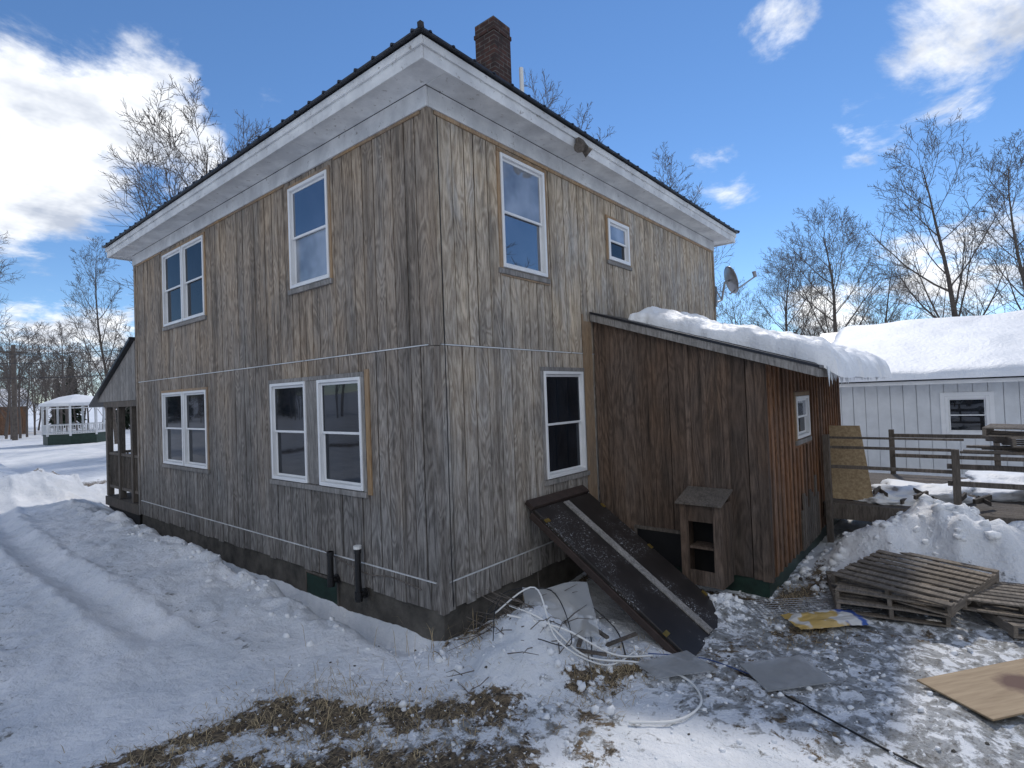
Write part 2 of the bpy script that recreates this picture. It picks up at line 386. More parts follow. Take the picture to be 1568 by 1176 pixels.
cable('wall_cable_low',[(-.03,.3,-.1),(-.03,.8,-.06),(-.03,1.3,-.10),(-.04,2.2,.05)],.008,M['greybrown'],H)

# ------------------------------------------------------------------ front porch
pw=MB(); pr_=MB(); pk=MB()
y2=12.0
zro=lambda y:3.40-(y-9.14)*(1.37/3.16)
pr_.hexa([(-.12,9.16,zro(9.16)-.06),(LX,9.16,zro(9.16)-.06),(LX,y2+.3,zro(y2+.3)-.06),(-.12,y2+.3,zro(y2+.3)-.06),(-.12,9.16,zro(9.16)),(LX,9.16,zro(9.16)),(LX,y2+.3,zro(y2+.3)),(-.12,y2+.3,zro(y2+.3))])
pr_.obj('porch_roof',M['roof'],H)
yy=9.17
while yy<11.85:
    e=min(yy+.2,11.9); pw.hexa([(-.03,yy,2.08),(.0,yy,2.08),(.0,e-.01,2.08),(-.03,e-.01,2.08),(-.03,yy,max(2.1,zro(yy)-.07)),(.0,yy,max(2.1,zro(yy)-.07)),(.0,e-.01,max(2.1,zro(e)-.07)),(-.03,e-.01,max(2.1,zro(e)-.07))]); yy+=.2
pw.obj('porch_gable_boards',M['grey'],H)
for yy in (9.6,10.5,11.4):
    pk.box((.0,yy-.06,-.1),(.12,yy+.06,2.08))
    for xx in (2.8,5.5,8.1):
        if yy>11: pk.box((xx,yy-.06,-.1),(xx+.12,yy+.06,2.08))
pk.box((-.02,9.17,1.95),(.13,11.5,2.075)); pk.box((.0,11.35,1.951),(LX,11.47,2.074))
pk.box((-.02,9.17,-.32),(LX,11.5,-.12))
for z in (.12,.88): pk.box((.03,9.17,z-.03),(.09,11.4,z+.03)); pk.box((.03,11.37,z-.03),(LX,11.43,z+.03))
yy=9.2
while yy<11.4: pk.box((.045,yy,.12),(.075,yy+.03,.88)); yy+=.1
xx=.2
while xx<LX: pk.box((xx,11.385,.12),(xx+.03,11.415,.88)); xx+=.1
pk.obj('porch_frame',M['greybrown'],H)
pf=MB(); pf.box((.0,9.17,-.9),(.05,11.3,-.321)); pf.obj('porch_skirt',M['dark'],H)

# ------------------------------------------------------------------ shed
S=empty('lean_to_shed')
SX0,SX1,SY=3.1,8.29,-2.29
zru=lambda y:2.95+.329*y
mb=MB()
mb.hexa([(SX0+.05,SY+.05,-.4),(SX1-.02,SY+.05,-.4),(SX1-.02,-.02,-.4),(SX0+.05,-.02,-.4),(SX0+.05,SY+.05,zru(SY)),(SX1-.02,SY+.05,zru(SY)),(SX1-.02,-.02,zru(-.02)),(SX0+.05,-.02,zru(-.02))])
mb.obj('core',M['dark'],S)
mb=MB(); w=SY
while w<-.06:
    b=random.uniform(.17,.26); e=min(w+b,-.03); t=.045+random.uniform(-.006,.006)
    zb=-.42+random.uniform(-.02,.01); r=random.random()
    mb.hexa([(SX0+.049-t,w,zb),(SX0+.049,w,zb),(SX0+.049,e-.010,zb),(SX0+.049-t,e-.010,zb),(SX0+.049-t,w,zru(w)-.003),(SX0+.049,w,zru(w)-.003),(SX0+.049,e-.010,zru(e)-.003),(SX0+.049-t,e-.010,zru(e)-.003)],r)
    if random.random()<.75:
        q=e-.003; z2=zru(q-.03)-.006; r=random.random()
        mb.box((SX0-.023,q-.03,zb),(SX0-.0045,q+.03,z2),r)
    w=e
mb.obj('side_boards',M['brown'],S,bevel=.002)
PS=lambda w,n,z:(w,SY-n,z)
WS=[(4.66,5.46,1.12,1.72)]
mb=MB(); boards(mb,PS,SX0+.02,SX1,-.42,zru(SY)-.003,WS,bw=.22,n0=-.048,n1=0,jit=.15,gap=.008,dz=.02)
w=SX0+.24
while w<SX1-.1:
    for q in rectcut(w-.03,w+.03,-.42,zru(SY)-.01,[(4.5,5.6,1.0,1.8)]): mb.box((q[0],.004,q[2]),(q[1],.024,q[3]),P=PS)
    w+=.215
mb.obj('front_boards',M['orange'],S,bevel=.002)
cb=MB(); cb.box((SX0-.03,SY-.03,-.43),(SX0+.06,SY-.0035,zru(SY)-.02)); cb.box((SX0-.03,SY-.003,-.43),(SX0-.004,SY+.08,zru(SY)-.02)); cb.obj('corner_board',M['brown'],S,bevel=.003)
window(PS,*WS[0],S,'shed_window',fr=.04,glass_up='glass_pale',pine=.06)
fo=MB(); fo.box((SX0+.03,SY+.03,-1.1),(SX1,-.03,-.401)); fo.obj('foundation',M['green'],S)
RX0,RX1,RY=2.98,8.75,-2.92
zrt=lambda y:3.055+.329*y
mb=MB()
mb.hexa([(RX0,RY,zrt(RY)-.03),(RX1,RY,zrt(RY)-.03),(RX1,-.03,zrt(-.03)-.03),(RX0,-.03,zrt(-.03)-.03),(RX0,RY,zrt(RY)),(RX1,RY,zrt(RY)),(RX1,-.03,zrt(-.03)),(RX0,-.03,zrt(-.03))])
mb.obj('roof_deck',M['roof'],S)
mb=MB()
for xa_,xb_ in ((RX0+.012,RX0+.04),(RX1-.04,RX1-.012)):
    mb.hexa([(xa_,RY+.02,zrt(RY+.02)-.135),(xb_,RY+.02,zrt(RY+.02)-.135),(xb_,-.03,zrt(-.03)-.135),(xa_,-.03,zrt(-.03)-.135),(xa_,RY+.02,zrt(RY+.02)-.032),(xb_,RY+.02,zrt(RY+.02)-.032),(xb_,-.03,zrt(-.03)-.032),(xa_,-.03,zrt(-.03)-.032)])
mb.box((RX0+.045,RY+.02,zrt(RY)-.13),(RX1-.045,RY+.045,zrt(RY)-.035))
x=RX0+.3
while x<RX1:
    mb.hexa([(x,RY+.05,zrt(RY+.05)-.12),(x+.04,RY+.05,zrt(RY+.05)-.12),(x+.04,SY,zrt(SY)-.12),(x,SY,zrt(SY)-.12),(x,RY+.05,zrt(RY+.05)-.032),(x+.04,RY+.05,zrt(RY+.05)-.032),(x+.04,SY,zrt(SY)-.032),(x,SY,zrt(SY)-.032)]); x+=.6
mb.obj('rake_boards',M['grey'],S,bevel=.003)
mb=MB(); mb.box((SX0-.03,-1.22,-.43),(SX0-.006,-.60,.0)); mb.obj('low_hatch',M['black'],S)
mb=MB()
for a,b in (((SX0-.045,-1.26,.0),(SX0-.004,-.56,.04)),((SX0-.045,-.6,-.45),(SX0-.004,-.56,-.001)),((SX0-.045,-1.26,-.45),(SX0-.004,-1.22,-.001))): mb.box(a,b)
mb.obj('hatch_frame',M['greybrown'],S)
mb=MB()
for i in range(9):
    x=4.6+i*.13; mb.box((x,SY-.05,-.42),(x+.09,SY-.027,-.42+random.uniform(.5,.95)))
mb.obj('base_patch_boards',M['greybrown'],S)

_perm=np.random.permutation(256); _perm=np.concatenate([_perm,_perm,_perm])
_ga=np.random.rand(256)*2*np.pi; _gx,_gy=np.cos(_ga),np.sin(_ga)
def perlin(x,y):
    xi=np.floor(x).astype(int); yi=np.floor(y).astype(int); xf=x-xi; yf=y-yi; xi&=255; yi&=255
    def g(ix,iy,fx,fy):
        h=_perm[_perm[ix&255]+(iy&255)]&255; return _gx[h]*fx+_gy[h]*fy
    u=xf**3*(xf*(xf*6-15)+10); v=yf**3*(yf*(yf*6-15)+10)
    a=g(xi,yi,xf,yf); b=g(xi+1,yi,xf-1,yf); c=g(xi,yi+1,xf,yf-1); d=g(xi+1,yi+1,xf-1,yf-1)
    return (a*(1-u)+b*u)*(1-v)+(c*(1-u)+d*u)*v
def fbm(x,y,o=4,g=.5):
    r=0;a=1
    for i in range(o): r=r+a*perlin(x*2**i+i*17.3,y*2**i+i*5.1); a*=g
    return r
def sstep(a,b,x): t=np.clip((x-a)/(b-a),0,1); return t*t*(3-2*t)
def gridmesh(name,X,Y,Z,mat,par=None,attrs=None):
    ny,nx=X.shape; v=np.stack([X.ravel(),Y.ravel(),Z.ravel()],1)
    i=np.arange((ny-1)*(nx-1)); r=i//(nx-1); c=i%(nx-1); a=r*nx+c
    f=np.stack([a,a+1,a+nx+1,a+nx],1)
    me=D.meshes.new(name); me.vertices.add(len(v)); me.vertices.foreach_set('co',v.ravel().astype(np.float32))
    me.loops.add(f.size); me.loops.foreach_set('vertex_index',f.ravel().astype(np.int32))
    me.polygons.add(len(f)); me.polygons.foreach_set('loop_start',np.arange(0,f.size,4).astype(np.int32)); me.polygons.foreach_set('loop_total',np.full(len(f),4,np.int32))
    me.update(calc_edges=True); me.validate()
    for k,val in (attrs or {}).items():
        at=me.attributes.new(k,'FLOAT','POINT'); at.data.foreach_set('value',val.ravel().astype(np.float32))
    me.materials.append(mat); me.shade_smooth()
    o=D.objects.new(name,me); SC.collection.objects.link(o)
    if par: o.parent=par
    return o
def roof_snow(name,x0,x1,y0,y1,zf,thick,par,nx=200,ny=90,edge=.2,seed=0,under=.01):
    u=np.linspace(0,1,nx); w=np.linspace(0,1,ny); U,W=np.meshgrid(u,w)
    X=x0+(x1-x0)*U; Y=y0+(y1-y0)*W
    ex=np.minimum(X-x0,x1-X); ey=np.minimum(Y-y0,y1-Y); e=np.minimum(ex,ey)
    prof=np.sqrt(np.clip(1-(1-np.clip(e/edge,0,1))**2,0,1))
    Xw=X+.14*fbm(X*1.3+3,Y*1.3+seed,4)*np.clip(1-ex/.8,0,1); Yw=Y+.12*fbm(X*1.5+seed,Y*1.5+9,4)*np.clip(1-ey/.8,0,1)
    sag=np.where(Y-y0<.25,-.10*(1-np.clip((Y-y0)/.25,0,1)),0)
    Z=zf(Yw)+under+prof*(thick+.13*fbm(X*1.1+seed,Y*1.1,4)+.07*fbm(X*4,Y*4+seed,3))+(sag*(1-prof))
    return gridmesh(name,Xw,Yw,Z,M['snow'],par)
roof_snow('roof_snow',3.25,8.95,-3.08,-.45,lambda y:zrt(y),.22,S,seed=2)
roof_snow('roof_snow_underside',3.25,8.95,-3.08,-.45,lambda y:zrt(y),-.0,S,seed=2,under=.008)
ic=MB()
x=RX0+.2
while x<RX1+.1:
    L=random.uniform(.03,.2)*(1.2 if x<5 else .8)
    ic.tube([(x,RY-.05,zrt(RY)-.01),(x+random.uniform(-.01,.01),RY-.055,zrt(RY)-.03-L*.5),(x,RY-.055,zrt(RY)-.04-L)],[.016,.009,.001],6); x+=random.uniform(.04,.12)
icm=mat_basic('ice',(.75,.8,.85),.1,.05,4,0)
ic.obj('icicles',icm,S)

# ------------------------------------------------------------------ satellite dish
sdsh=empty('satellite_dish')
cen=Vector((8.50,-.26,4.22)); ax=Vector((.62,-.72,.32)).normalized()
a=ax.orthogonal().normalized(); bb=ax.cross(a); vs=[];fs=[]; R=.32; nr=6; ns=24
for side in (0,1):
    for i in range(nr+1):
        r=R*i/nr
        for k in range(ns):
            t=2*math.pi*k/ns; vs.append(cen+a*(r*math.cos(t)*.9)+bb*(r*math.sin(t))+ax*(r*r*.55-side*.012))
for side in (0,1):
    o=side*(nr+1)*ns
    for i in range(nr):
        for k in range(ns): fs.append((o+i*ns+k,o+i*ns+(k+1)%ns,o+(i+1)*ns+(k+1)%ns,o+(i+1)*ns+k))
o=(nr+1)*ns
for k in range(ns): fs.append((nr*ns+k,nr*ns+(k+1)%ns,o+nr*ns+(k+1)%ns,o+nr*ns+k))
mb=MB(); mb.add(vs,fs); mb.obj('dish',M['metal'],sdsh,smooth=True)
mb=MB(); arm=cen+ax*.62-Vector((0,0,.12))
mb.tube([cen-Vector((0,0,.30)),arm],.016,6); mb.tube([cen-ax*.02,cen-ax*.1,Vector((8.40,-.12,3.8)),Vector((8.30,-.02,3.75))],.024,8)
mb.tube([arm-Vector((0,0,.02)),arm+Vector((0,0,.12))-ax*.03],[.035,.045],8); mb.tube([Vector((8.40,-.12,3.8)),Vector((8.31,-.02,4.05))],.014,6)
mb.box((8.26,-.05,3.65),(8.33,-.021,4.1))
mb.obj('dish_mount',M['metal'],sdsh)

# ------------------------------------------------------------------ bulkhead door
B=empty('cellar_bulkhead_door')
A0=Vector((1.36,-.03,.60)); A1=Vector((2.60,-.03,.60)); B0=Vector((1.22,-2.06,-.66)); B1=Vector((2.46,-2.02,-.66))
nrm=(A1-A0).cross(B0-A0).normalized()
if nrm.z<0: nrm=-nrm
def slab(mb,u0,u1,v0,v1,h0,h1):
    def pt_(u,v,h):
        p=(A0*(1-u)+A1*u)*(1-v)+(B0*(1-u)+B1*u)*v; return p+nrm*h
    mb.hexa([pt_(u0,v0,h0),pt_(u1,v0,h0),pt_(u1,v1,h0),pt_(u0,v1,h0),pt_(u0,v0,h1),pt_(u1,v0,h1),pt_(u1,v1,h1),pt_(u0,v1,h1)])
mb=MB(); slab(mb,0,.495,.06,1,-.04,.0); slab(mb,.505,1,.06,1,-.04,.0); mb.obj('door_leaves',M['panel'],B,bevel=.006)
mb=MB(); slab(mb,.46,.55,.075,.985,.002,.022); mb.obj('center_astragal',M['grey'],B,bevel=.003)
mb=MB(); slab(mb,-.01,1.0,-.0,.055,-.03,.03)
slab(mb,-.02,.03,.06,1.0,-.12,-.043); slab(mb,.97,1.0,.06,1.0,-.12,-.043); slab(mb,.0,1.0,.955,1.0,-.1,-.044)
mb.obj('frame',mat_basic('dark_red_brown_frame',(.045,.03,.025),.7,.3,8,.2),B,bevel=.004)
mb=MB()
for v in (.14,.86): slab(mb,-.018,.05,v,v+.02,.001,.012)
for v in (.16,.5,.84): slab(mb,.965,1.0,v,v+.03,.001,.012)
mb.obj('hinges',mat_basic('brass',(.4,.28,.08),.4,.2,8,0,.8),B)

# ------------------------------------------------------------------ box shelter
K=empty('wooden_box_shelter')
mb=MB(); X0,X1,Y0,Y1=2.70,3.05,-1.88,-1.38
mb.box((X0,Y0,-.48),(X1,Y0+.025,.50)); mb.box((X0,Y1-.025,-.48),(X1,Y1,.50))
mb.box((X0-.02,Y0-.002,-.48),(X0-.0005,Y0+.10,.48)); mb.box((X0-.02,Y1-.10,-.48),(X0-.0005,Y1+.002,.48))
mb.box((X0-.018,Y0+.101,.28),(X0-.0005,Y1-.101,.48)); mb.box((X0-.018,Y0+.101,-.48),(X0-.0005,Y1-.101,-.30))
mb.obj('box_walls',M['brown'],K,bevel=.003)
mb=MB(); mb.box((X0+.01,Y0+.101,-.05),(X1-.1,Y1-.101,-.02)); mb.obj('shelf',M['brown'],K)
mb=MB(); mb.hexa([(X0-.08,Y0-.03,.49),(X1,Y0-.03,.62),(X1,Y1+.03,.62),(X0-.08,Y1+.03,.49),(X0-.08,Y0-.03,.51),(X1,Y0-.03,.64),(X1,Y1+.03,.64),(X0-.08,Y1+.03,.51)]); mb.obj('box_roof',M['greybrown'],K)
mb=MB(); mb.box((X1-.03,Y0+.03,-.48),(X1-.01,Y1-.03,.48)); mb.obj('box_back',M['dark'],K)

# ------------------------------------------------------------------ deck
DK=empty('wooden_deck')
mb=MB(); DX=6.1
x=DX
while x<9.6:
    mb.box((x,-6.2,-.03),(x+.138,-2.32,.0)); x+=.145
mb.box((DX-.04,-6.2,-.24),(DX-.001,-2.34,-.0)); mb.box((DX+.0,-2.38,-.24),(9.6,-2.345,-.031))
for yy,tp in ((-2.42,1.08),(-4.0,.90),(-5.6,.85)):
    mb.box((DX-.13,yy-.045,-.9),(DX-.041,yy+.045,tp))
for z0 in (.38,.62): mb.box((DX-.04,-6.2,z0),(DX-.002,-3.9,z0+.07))
mb.box((DX-.04,-4.0,.55),(DX-.002,-2.38,.60)); mb.box((DX-.04,-4.0,.86),(DX-.002,-2.38,.90))
mb.box((DX-.13,-6.2,.851),(DX-.0,-4.05,.88))
mb.box((DX-.10,-4.1,1.02),(DX-.042,-2.36,1.05))
mb.box((DX,-6.2,1.0),(9.6,-6.16,1.09)); mb.box((DX,-6.2,.5),(9.6,-6.16,.59))
for z0 in (.35,.75): mb.box((9.62,-6.2,z0),(9.66,-3.0,z0+.07))
for yy in (-3.0,-4.6): mb.box((9.66,yy,-.9),(9.75,yy+.09,.9))
mb.obj('deck_frame',M['greybrown'],DK,bevel=.003)
mb=MB()
mb.hexa([(6.35,-2.42,.02),(6.37,-2.42,.02),(6.37,-2.98,.02),(6.35,-2.98,.02),(6.65,-2.36,1.18),(6.67,-2.36,1.18),(6.67,-2.80,1.18),(6.65,-2.80,1.18)]); mb.obj('osb_sheet',M['osb'])
def blob(name,c,r,mat,par=None,n=3,amp=.25):
    bm=bmesh.new(); bmesh.ops.create_icosphere(bm,subdivisions=n,radius=1)
    for v in bm.verts:
        k=1+amp*mn.fractal(v.co*1.6+Vector(c)*3,1,2,3); v.co=Vector((v.co.x*r[0]*k,v.co.y*r[1]*k,v.co.z*r[2]*k))+Vector(c)
    me=D.meshes.new(name); bm.to_mesh(me); bm.free(); me.materials.append(mat); me.shade_smooth()
    o=D.objects.new(name,me); SC.collection.objects.link(o)
    if par: o.parent=par
    return o
blob('deck_snow',(7.2,-3.5,.03),(.7,.7,.20),M['snow'],DK,4,.5); blob('deck_snow_b',(8.2,-4.8,.05),(.9,.8,.25),M['snow'],DK,4,.5); blob('deck_snow_c',(6.55,-3.1,.01),(.3,.4,.12),M['snow'],DK,4,.6)
mb=MB()
for i in range(9):
    a_=random.uniform(-.5,.5); yy=-3.0-i*.17; L=random.uniform(.25,.5); zz=.02+random.uniform(0,.12)
    mb.hexa([(6.3,yy,zz),(6.3+.05,yy+.03,zz),(6.35+L,yy+a_*.5+.03,zz+.02),(6.3+L,yy+a_*.5,zz+.02),(6.3,yy,zz+.06),(6.35,yy+.03,zz+.06),(6.35+L,yy+a_*.5+.03,zz+.09),(6.3+L,yy+a_*.5,zz+.09)])
mb.obj('firewood_scraps',M['greybrown'])

# ------------------------------------------------------------------ pallets & lumber
def pallet(loc,rz,tilt=(0,0),L=1.2,W=1.0,h=.12,name='wooden_pallet'):
    mb=MB()
    for y in (-W/2,-.02,W/2-.04): mb.box((-L/2,y,.018),(L/2,y+.04,h-.018))
    n=9; st=(L-.09)/(n-1)
    for i in range(n):
        j=random.uniform(-.015,.015); x=-L/2+i*st; zz=random.uniform(0,.004)
        mb.hexa([(x+j,-W/2,h-.0175),(x+.088+j,-W/2,h-.0175),(x+.088-j,W/2,h-.0175),(x-j,W/2,h-.0175),(x+j,-W/2,h+zz),(x+.088+j,-W/2,h+zz),(x+.088-j,W/2,h),(x-j,W/2,h)])
    for i in range(4):
        a=-L/2+i*(L-.09)/3; mb.box((a,-W/2,.0),(a+.088,W/2,.0175))
    o=mb.obj(name,M['pallet'],bevel=.003); o.location=loc; o.rotation_euler=(tilt[0],tilt[1],rz); return o
GZ=-.65
pallet((3.72,-3.30,GZ+.02),.25,(.02,.03)); pallet((3.78,-3.42,GZ+.12),.02,(-.02,.02)); pallet((3.92,-3.6,GZ+.23),-.30,(.02,-.05),1.35,1.15)
pallet((4.05,-4.55,GZ+.03),.5,(.03,-.02)); pallet((4.1,-4.45,GZ+.14),.12,(.0,.05))
mb=MB()
for i in range(12):
    yy=-4.3-random.uniform(0,.4)-(i%6)*.16; zz=.884+(i//6)*.035+(i%3)*.0005; x=5.9+random.uniform(-.2,.25)
    mb.hexa([(x,yy-.5,zz),(x+.1,yy-.5,zz),(x+.1+.1,yy+.4,zz),(x+.1,yy+.4,zz),(x,yy-.5,zz+.03),(x+.1,yy-.5,zz+.03),(x+.2,yy+.4,zz+.03),(x+.1,yy+.4,zz+.03)])
mb.obj('lumber_pile',M['pallet'])
pallet((6.35,-4.95,.97),.2,(0,.02)); pallet((6.4,-4.85,1.08),-.1,(.02,.02))

# ------------------------------------------------------------------ GROUND
def axis(lo,hi,step,far,g=1.12):
    a=list(np.arange(lo,hi+1e-6,step)); s=step
    r=[];x=hi
    while x<far: s*=g; x+=s; r.append(x)
    l=[];x=lo;s=step
    while x>-far: s*=g; x-=s; l.append(x)
    return np.array(l[::-1]+a+r)
def gheight(X,Y):
    C=np.interp(Y,[-1.5,0,.3,.85,2.4,4,7.3,9,13],[-.65,-.62,-.61,-.56,-.47,-.31,-.21,-.22,-.2])
    Ft=np.interp(Y,[-1.5,0,.6,1.5,8.5,9.5,12],[-.65,-.62,-.80,-.98,-.85,-.45,-.3])
    Xn=X+.18*fbm(Y*1.3,X*.7,3)
    crest=.075*(.6+1.8*fbm(Y*2.3,X*2.3,4,.6))*np.exp(-((Xn+.62)/.22)**2)*sstep(.6,2,Y)
    k=sstep(.08,.52,-Xn)
    left=Ft*(1-k)+C*k+crest+.04*sstep(.8,2.5,-X)*sstep(1,3,Y)
    for rx_ in (1.75,3.15):
        xr=-rx_-.35*np.sin(Y*.28-.4); rr=np.exp(-((X-xr)/.16)**2); sd_=np.exp(-((np.abs(X-xr)-.3)/.09)**2)
        left=left+(-.085*rr*(1+.5*fbm(X*3,Y*6,2))+.045*sd_*(1+1.4*fbm(X*5,Y*3.5,3)))*sstep(1.6,3.2,Y)
    left=left+sstep(.8,2.5,Y)*sstep(.5,1,-X)*.045*np.abs(fbm(X*3.1,Y*2.2,4,.6))
    zr_=-.65+0*X
    w=sstep(-.9,.3,Y)
    z=np.where(X<0,left*w+zr_*(1-w),zr_+(-.62+.65)*sstep(-1.,0,Y))
    z=z+(.50*sstep(20,36,Y)+.05*sstep(11,16,Y))*1.0
    far=np.sqrt(X**2+Y**2); z=z+6*sstep(90,330,far)
    rough=sstep(60,20,far)
    z=z+rough*(.04*fbm(X*.8,Y*.8,3)+.030*fbm(X*2.2+5,Y*2.2,5,.58))
    for (hx,hy,rx,ry,h) in ((.55,-.85,.62,.42,.42),(.15,-.95,.4,.35,.18),(5.25,-3.65,.6,.62,.74),(5.35,-4.7,.7,.9,.55),(5.6,-6.0,1.1,1.0,.6),(4.75,-2.9,.4,.35,.18),(2.45,-1.55,.25,.3,.12),(2.6,-2.0,.2,.2,.08),(-.25,-.2,.3,.3,.06),
                           (-1.5,13.8,1.6,.9,.40),(.8,14.3,1.5,.8,.35),(-3.5,14,1.5,1.2,.35),(1.2,-3.9,.35,.3,.05)):
        d=((X-hx)/rx)**2+((Y-hy)/ry)**2
        m=np.exp(-d*(.8+.5*fbm(X*1.7+hx,Y*1.7,2)))*h; k=sstep(0,.25,m)
        z=z+m*(1+.22*fbm(X*1.6+hx,Y*1.6,3))+k*.06*fbm(X*4.5+hx*7,Y*4.5,4,.55)
    tr_=sstep(-.2,.9,X)*sstep(-1.2,-1.9,Y)*sstep(9,7,X)
    z=z+tr_*(.028*np.abs(fbm(X*4.5,Y*4.5,4,.6)))
    z=z-.12*np.exp(-((Y-19)/2.2)**2)*sstep(16,17.5,Y)
    return z
def gmasks(X,Y):
    def seg(p,q,r):
        px,py=p;qx,qy=q; t=np.clip(((X-px)*(qx-px)+(Y-py)*(qy-py))/((qx-px)**2+(qy-py)**2),0,1)
        d=np.hypot(X-px-t*(qx-px),Y-py-t*(qy-py)); return np.exp(-(d/r)**2)
    mx=np.maximum
    dirt=.63*mx.reduce([seg((-2.7,.45),(-1.6,.30),.42),seg((-1.7,.25),(-1.0,-.6),.50),seg((-1.0,-.6),(-.5,-1.2),.40),seg((.15,-1.5),(.85,-1.75),.30),seg((-2.3,-.2),(-1.0,-1.6),.7)])
    dirt=mx(dirt,.66*seg((2.95,-2.35),(3.9,-2.6),.26)); dirt=mx(dirt,.6*seg((2.85,-1.0),(3.0,-2.4),.16))
    dirt=mx(dirt,.58*seg((2.2,-2.6),(2.6,-2.9),.22)); dirt=mx(dirt,.52*seg((3.9,-2.6),(4.6,-2.5),.3))
    dirt=mx(dirt,.57*seg((.0,-.05),(3,-.1),.2))
    dirt=mx(dirt,.49*seg((.3,-3.4),(1.5,-2.2),.9)); dirt=mx(dirt,.50*seg((-1,-2.4),(0,-1.6),.6))
    dirt=mx(dirt,.47*seg((1.8,-2.4),(3.5,-4.4),.7))
    road=np.exp(-((Y-19)/2.3)**2)*sstep(8,5,X); dirt=mx(dirt,.64*road)
    dirt=mx(dirt,.56*seg((-4,14.3),(1,14.6),.9))
    dirt=mx(dirt,.55*seg((-.12,2.),(-.12,8),.14))
    ice=sstep(-1.5,1.0,X)*sstep(-1.3,-2.1,Y)*sstep(5.2,4.2,X)*.60
    ice=mx(ice,.56*seg((-1.9,-.5),(-.2,-1.8),1.0)); ice=mx(ice,.49*seg((-3.6,-1),(-2.6,6),.8)); ice=mx(ice,.47*seg((-1.2,.8),(-1.6,5),.4))
    return dirt,ice
xs=axis(-5,9.5,.04,420,1.1); ys=axis(-7,11,.045,420,1.1)
X,Y=np.meshgrid(xs,ys); Z=gheight(X,Y); dm,im=gmasks(X,Y)
gridmesh('snowy_ground',X,Y,Z,M['ground'],None,{'dirt':dm,'ice':im})
def gz(x,y): return float(gheight(np.array([[x]]),np.array([[y]]))[0,0])

gr=MB()
def blades(n,cx,cy,rx,ry,h0,h1,lie=.5):
    px=np.random.randn(n)*rx+cx; py=np.random.randn(n)*ry+cy; pz=gheight(px[None,:],py[None,:])[0]
    for i in range(n):
        t=random.uniform(0,6.28); L=random.uniform(h0,h1); le=random.uniform(lie,1.0)
        dx,dy=math.cos(t)*L*le,math.sin(t)*L*le; w=.0022; p=(px[i],py[i],pz[i]-.005); hz=L*math.sqrt(max(0,1-le*le))+.006
        wx,wy=-math.sin(t)*w,math.cos(t)*w
        gr.add([(p[0]-wx,p[1]-wy,p[2]),(p[0]+wx,p[1]+wy,p[2]),(p[0]+dx*.5+wx,p[1]+dy*.5+wy,p[2]+hz*.75),(p[0]+dx*.5-wx,p[1]+dy*.5-wy,p[2]+hz*.75),(p[0]+dx,p[1]+dy,p[2]+hz*.9)],[(0,1,2,3),(3,2,4)])
for a in ((800,-1.7,.25,.40,.25),(800,-1.3,-.3,.35,.35),(600,-.9,-.9,.35,.35),(900,.45,-1.6,.32,.16),(500,-2.4,.4,.3,.15),(500,3.3,-2.5,.35,.12),(300,2.4,-2.75,.3,.2),(400,-1.8,-.6,.45,.35),(200,.1,-.35,.2,.2)):
    blades(a[0],a[1],a[2],a[3],a[4],.04,.11,.85)
blades(90,-.5,.05,.55,.35,.15,.34,.1)
gr.obj('dry_grass',M['straw'],recalc=False)
sc=MB()
bm=bmesh.new(); bmesh.ops.create_icosphere(bm,subdivisions=1,radius=1); bm.verts.ensure_lookup_table()
ico_v=[v.co.copy() for v in bm.verts]; ico_f=[tuple(v.index for v in f.verts) for f in bm.faces]; bm.free()
def chunks(n,cx,cy,rx,ry,s0,s1,mb):
    px=np.random.randn(n)*rx+cx; py=np.random.randn(n)*ry+cy; pz=gheight(px[None,:],py[None,:])[0]
    for i in range(n):
        if px[i]>-.05 and py[i]>-.05: continue
        s=s0+(s1-s0)*random.random()**3; rot=Matrix.Rotation(random.uniform(0,6),3,Vector((random.random(),random.random(),1)).normalized())
        vs=[rot@Vector((v.x*s*random.uniform(.6,1.3),v.y*s*random.uniform(.6,1.3),v.z*s*random.uniform(.4,.9)))+Vector((px[i],py[i],pz[i]+s*.1)) for v in ico_v]
        mb.add(vs,ico_f)
for a in ((250,.5,-1.3,.5,.25,.006,.06),(350,-.2,-1.6,.9,.5,.004,.022),(350,1.5,-3,1.0,.6,.004,.035),(200,2.6,-1.9,.25,.25,.01,.06),(200,4.4,-3.0,.5,.4,.01,.07),(250,-1.4,-.2,.6,.5,.004,.03),(60,-.1,.0,.2,.3,.01,.05),(120,5.0,-3.6,.6,.8,.02,.10),(140,-.6,3.5,.15,2.2,.01,.06)):
    chunks(*a,sc)
sc.obj('snow_chunks',M['snow'],smooth=True)
st_=MB()
for a in ((160,-1.2,-.5,.7,.5,.004,.02),(120,1.5,-2.9,1.0,.6,.004,.02),(80,3.4,-2.5,.4,.15,.006,.035)): chunks(*a,st_)
st_.obj('small_stones',M['concrete'])

